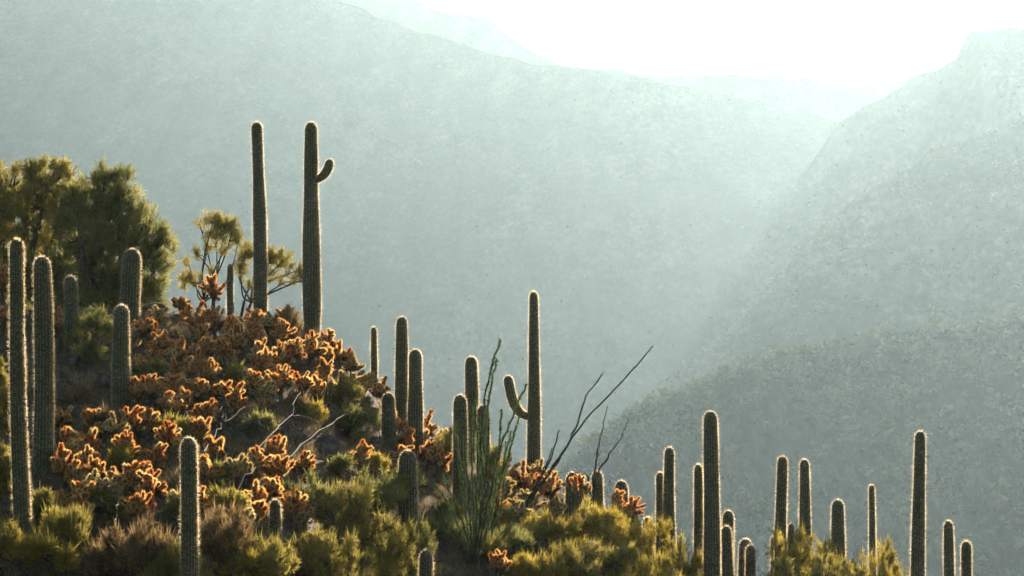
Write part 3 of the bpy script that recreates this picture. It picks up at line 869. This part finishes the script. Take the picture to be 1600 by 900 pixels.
for x0, y0, x1, y1, cnt in ((90, 520, 340, 660, 5), (230, 560, 560, 640, 3), (90, 700, 480, 800, 6), (500, 700, 720, 800, 6)):
    tries = 0
    while cnt and tries < 300:
        tries += 1
        x, y = rng.uniform(x0, x1), rng.uniform(y0, y1)
        if y < np.interp(x, _cpx, _cpy) + 12:
            continue
        kind = ('olive', 'yellow', 'rust', 'dkgreen')[rng.choice(4, p=(.35, .1, .3, .25))]
        what = {'olive': 'olive shrub', 'yellow': 'golden green shrub', 'rust': 'rust brown shrub', 'dkgreen': 'dark green shrub'}[kind]
        SH.append((x, y, rng.uniform(34, 60), rng.uniform(28, 44), None, kind, what))
        cnt -= 1
labs = word_places([(s[0], s[1] + min(s[3], 60) * 0.5) for s in SH], [s[6] for s in SH])
for lab, (cx, ty, w, h, Y, mat, what) in zip(labs, SH):
    foot = ground_under(cx, Y) if Y is not None else ground_at(cx, ty + h)
    Yd = foot[1]; k = Yd / F
    H = px_point(cx, ty, Yd)[2] - foot[2]
    if H < 0.35: H = 0.35
    W = w * k / 2
    nb = 8
    bl = []
    for b in range(nb):
        a = 6.283 * b / nb + rng.uniform(-.4, .4)
        f = 0.0 if b == 0 else rng.uniform(0.35, 0.8)
        cc = foot + np.array((math.cos(a) * W * f, math.sin(a) * W * f, H * (0.72 if b == 0 else rng.uniform(0.3, 0.78))))
        f2 = rng.uniform(0.75, 1.15)
        bl.append((cc, (W * 0.38 * f2, W * 0.38 * f2, H * 0.24 * rng.uniform(0.7, 1.3))))
    area = w * min(h, 130) / 10000.0
    big = mat in ('olive', 'yellow', 'dkgreen')
    woody('shrub', lab, 'shrub', foot, bl, M[mat], int(170 + 330 * area), 13, 0.125 if big else 0.11, 0.018 if big else 0.013, 0.018, 0.7, 'shrubs on the slope', 'stems', 'foliage', stems=5, shell=0.2, spread=0.8, twig=0.3, clump=5, wisps=1.3 if W > 0.5 else 0.3)

# ------------------------------------------------------------------ ocotillos
def ocotillo(label, foot, stems, leafy=1.0, thick=0.026):
    """stems: lists of (photo x, photo y, depth offset) above the foot"""
    root = thing('ocotillo', label, 'ocotillo', foot, None)
    for pts in stems:
        P = [np.zeros(3)] + [px_point(x, y, foot[1] + dy) - foot for x, y, dy in pts]
        n = 26
        ln = smooth_line(P, n)
        ln[1:-1] += rng.normal(size=(n - 2, 3)) * 0.014
        g = Geo()
        V, Q = tube(ln, np.linspace(thick, thick * 0.42, n), 6)
        g.add(V, Q)
        sm = g.mesh('stem', [M['ocobark']], True)
        so = obj('stem', sm, root)
        L = np.sum(np.linalg.norm(np.diff(ln, axis=0), axis=1))
        m = int(L * 120 * leafy)
        t = (0.22 + 0.78 * rng.random(m)) * (n - 1.01)
        i = t.astype(int); f = (t - i)[:, None]
        O = ln[i] * (1 - f) + ln[i + 1] * f
        T = unit(ln[i + 1] - ln[i])
        D = unit(unit(rng.normal(size=(m, 3))) + T * 0.6)
        V, Q = blade_quads(O, D, rng.uniform(0.04, 0.08, m), rng.uniform(0.016, 0.028, m))
        lm = make_mesh('leaves', V, [Q]); lm.materials.append(M['ocotillo'])
        lo = obj('leaves', lm, so); lo['kind'] = 'stuff'

f1 = ground_under(742, 65.0)
ocotillo('leafy green ocotillo with a dense upright bundle of stems in the middle foreground', f1, [
    [(746, 800, 0), (752, 690, .2), (762, 600, .3), (782, 531, .3)],
    [(752, 780, .3), (758, 660, .5), (776, 561, .6)],
    [(760, 800, -.2), (786, 690, -.4), (822, 600, -.5)],
    [(740, 800, .3), (736, 700, .5), (746, 610, .6)],
    [(728, 850, -.2), (705, 795, -.5), (676, 752, -.8)],
    [(734, 850, -.4), (716, 800, -.8), (692, 742, -1.0)],
    [(752, 820, .2), (776, 720, .4), (784, 640, .4)],
    [(744, 820, -.3), (746, 720, -.5), (742, 640, -.6)],
    [(756, 850, .5), (780, 760, .8), (798, 672, 1.0)],
    [(736, 830, .0), (730, 760, .1), (726, 690, .2)],
    [(748, 830, -.5), (760, 740, -.7), (764, 655, -.8)],
    [(750, 860, -.4), (768, 800, -.6), (778, 730, -.9)],
    [(724, 870, .1), (700, 830, .2), (684, 790, .2)],
    [(756, 840, .6), (786, 740, .9), (812, 650, 1.1)],
    [(758, 860, .9), (784, 790, 1.4), (790, 690, 1.7)],
    [(730, 820, .6), (720, 740, .9), (712, 660, 1.0)],
], 1.5)
f2 = ground_under(805, 70.0)
ocotillo('ocotillo with one long bare stem leaning right towards the open haze', f2, [
    [(828, 782, 0), (862, 735, .1), (905, 668, .2), (962, 607, .3), (1021, 540, .3)],
    [(838, 768, .1), (872, 718, .2), (900, 668, .4), (912, 628, .5), (941, 584, .5)],
    [(832, 770, -.1), (858, 722, -.3), (874, 672, -.4)],
    [(822, 785, -.3), (845, 745, -.5), (862, 700, -.5)],
], 0.12, 0.034)
f3 = ground_under(926, 72.6)
ocotillo('small ocotillo with two upright bare twigs behind the reddish saguaro stump', f3, [
    [(929, 750, 0), (934, 705, 0), (941, 672, .1), (949, 634, .1)],
    [(932, 748, 0), (952, 712, -.1), (972, 680, -.2), (985, 648, -.2)],
    [(920, 752, 0), (908, 742, .1), (896, 735, .2)],
], 0.12, 0.028)

# ------------------------------------------------------------------ boulders
def boulder(label, cx, cy, w, h, Y=None):
    foot = ground_under(cx, Y) if Y is not None else ground_at(cx, cy + h * 0.45)
    k = foot[1] / F
    import bmesh
    bm = bmesh.new()
    bmesh.ops.create_icosphere(bm, subdivisions=4, radius=1)
    co = np.array([v.co[:] for v in bm.verts])
    # cut the ball by random planes: flat, angular faces
    for _ in range(18):
        nrm = unit(rng.normal(size=3)); d = rng.uniform(0.42, 0.82)
        ex = co @ nrm - d
        co = co - np.where(ex > 0, ex, 0)[:, None] * nrm * 1.0
    co = co * (1 + 0.05 * fbm(co[:, 0] * 2.5 + 7 * cx, co[:, 1] * 2.5 + co[:, 2] * 2.1, 3, int(cx) % 17))[:, None]
    ang = rng.uniform(0, 6.28)
    co = co @ np.array([[math.cos(ang), -math.sin(ang), 0], [math.sin(ang), math.cos(ang), 0], [0, 0, 1]])
    co = co / np.array((np.abs(co[:, 0]).max(), np.abs(co[:, 1]).max(), np.abs(co[:, 2]).max()))
    co = co * np.array((w * k / 2, w * k / 2 * 0.9, h * k / 2 * 1.25))
    for v, c in zip(bm.verts, co):
        v.co = c
    me = bpy.data.meshes.new('boulder')
    bm.to_mesh(me); bm.free()
    me.materials.append(M['rock'])
    o = obj('boulder', me, None, Vector(foot) + Vector((0, 0, h * k * 0.10)))
    o['label'] = label; o['category'] = 'boulder'; o['group'] = 'boulders on the slope'
BO = [(395, 662, 100, 60), (455, 668, 110, 66), (505, 690, 90, 60), (540, 660, 70, 50), (480, 722, 110, 46), (350, 672, 70, 46), (410, 640, 60, 40),
      (245, 478, 70, 32), (515, 530, 50, 40), (530, 556, 40, 40), (120, 600, 70, 54), (160, 590, 60, 50), (130, 640, 60, 40), (285, 648, 60, 40), (270, 640, 40, 40), (360, 612, 60, 40), (300, 585, 50, 36),
      (230, 640, 46, 36), (335, 590, 44, 34), (585, 690, 60, 50), (600, 720, 60, 50), (170, 620, 50, 40), (345, 710, 60, 46), (300, 668, 44, 36), (110, 560, 60, 50), (475, 530, 50, 34), (540, 620, 40, 40), (760, 770, 44, 40)]
labs = word_places([(b[0], b[1]) for b in BO], 'dark brown boulder')
for lab, b in zip(labs, BO):
    boulder(lab, b[0], b[1], b[2] * 0.62, b[3] * 0.6)

# ------------------------------------------------------------------ fallen dead branches
def dead_branch(label, main, forks, r=0.018):
    x0, y0 = main[0]
    foot = ground_at(x0, y0 + 6)
    Y = foot[1] - 1.6
    foot = px_point(x0, y0, Y)
    def world(pts):
        # lies up the slope: the farther along, the farther away
        out = []
        for x, y in pts:
            g = ground_at(x, y + 10)
            out.append(px_point(x, y, g[1] - 1.7) - foot)
        return out
    root = thing('dead_branch', label, 'branch', foot, 'fallen dead branches')
    def limb(nm, pts, r0, r1):
        ln = smooth_line(world(pts), 12)
        ln[1:] += rng.normal(size=(11, 3)) * 0.03
        V, Q = tube(ln, np.linspace(r0, r1, 12), 6)
        g = Geo(); g.add(V, Q)
        for _ in range(4):
            p = ln[rng.integers(3, 11)]
            d = unit(np.array((rng.normal(), rng.normal() * .4, rng.normal() * .5 + .35)))
            q = p + d * rng.uniform(0.25, 0.55)
            V, Q = tube(smooth_line([p, (p + q) / 2 + rng.normal(size=3) * 0.05, q], 6), np.linspace(r1 * 0.9, 0.005, 6), 5)
            g.add(V, Q)
        obj(nm, g.mesh(nm, [M['dead']], True), root)
    limb('limb', main, r, r * 0.45)
    for fk in forks:
        limb('fork', fk, r * 0.7, r * 0.3)
dead_branch('grey dead branch slanting up across the dark boulders, middle one of three', [(398, 706), (428, 676), (452, 650), (462, 628), (470, 600)], [[(452, 650), (480, 652), (512, 672), (536, 690)], [(428, 676), (405, 662), (372, 648)]])
dead_branch('grey dead branch slanting up right across the dark boulders, rightmost of three', [(446, 716), (470, 696), (502, 674), (532, 652), (562, 632)], [[(502, 674), (520, 684), (545, 700)]])
dead_branch('pale grey dead branch left of the dark boulders, leftmost of three', [(318, 706), (336, 680), (352, 660), (386, 636)], [[(352, 660), (345, 640), (352, 622)], [(368, 650), (396, 660), (424, 676)]])
dead_branch('thin grey dead twig lying between cholla above the rust brown shrubs', [(316, 820), (345, 790), (372, 764), (400, 730)], [[(345, 790), (352, 760)]], 0.02)
dead_branch('short pale dead stick among cholla at the left', [(182, 822), (184, 790), (180, 762)], [[(184, 790), (170, 766), (160, 748)]], 0.02)

# ------------------------------------------------------------------ ground cover
n = 8500
px = rng.uniform(-60, 1150, n); py = rng.uniform(480, 930, n)
ok = py > np.interp(px, _cpx, _cpy) - 2
O = ground_many(px[ok], py[ok])
per = 16
sz = np.repeat(rng.uniform(0.10, 0.30, len(O)), per)
O2 = np.repeat(O, per, 0)
O2 = O2 + rng.normal(size=O2.shape) * np.array((.07, .07, 0)) 
D = unit(rng.normal(size=O2.shape) * 0.5 + np.array((0, 0, 0.9)))
V, Q = blade_quads(O2, D, sz * rng.uniform(.6, 1.2, len(sz)), 0.011)
me = make_mesh('dry_grass', V, [Q]); me.materials.append(M['dry'])
o = obj('dry_grass', me); o['kind'] = 'stuff'; o['label'] = 'dry brown grass and weeds between the cacti on the slope'; o['category'] = 'grass'

n = 2600
px = rng.uniform(-40, 1100, n); py = rng.uniform(480, 930, n)
g = Geo()
cube = np.array([(x, y, z) for x in (-1, 1) for y in (-1, 1) for z in (-1, 1)], float)
cf = np.array([(0, 1, 3, 2), (4, 6, 7, 5), (0, 4, 5, 1), (2, 3, 7, 6), (0, 2, 6, 4), (1, 5, 7, 3)])
ok = py > np.interp(px, _cpx, _cpy)
for p in ground_many(px[ok], py[ok]):
        s = 0.03 * (4.5 ** (rng.random() ** 2.5))
        g.add(p + unit(cube + rng.normal(size=cube.shape) * 0.45) * s * np.array((1.3, 1.2, 0.8)), cf)
me = g.mesh('loose_stones', [M['rock']])
o = obj('loose_stones', me); o['kind'] = 'stuff'; o['label'] = 'small loose stones strewn over the slope'; o['category'] = 'stones'

# ------------------------------------------------------------------ haze
hz, nt, out = new_mat('haze')
pv = nt.nodes.new('ShaderNodeVolumePrincipled')
pv.inputs['Color'].default_value = (0.54, 0.81, 0.97, 1)
pv.inputs['Absorption Color'].default_value = (1, 1, 1, 1)
pv.inputs['Density'].default_value = 0.000044
pv.inputs['Anisotropy'].default_value = 0.69
nt.links.new(pv.outputs[0], out.inputs['Volume'])
top = MOUNT_TOP[0] + 15
x0, x1, y0, y1, z0 = -3000, 3000, -360, 5400, -168
V = np.array([(x, y, z) for x in (x0, x1) for y in (y0, y1) for z in (z0, top)], float)
me = make_mesh('haze', V, [cf]); me.materials.append(hz)
o = obj('haze', me); o['kind'] = 'stuff'; o['label'] = 'pale blue green haze filling the valley'; o['category'] = 'haze'
print('TRIS', sum(len(m.loops) - 2 * len(m.polygons) for m in bpy.data.meshes), 'TOP', top)
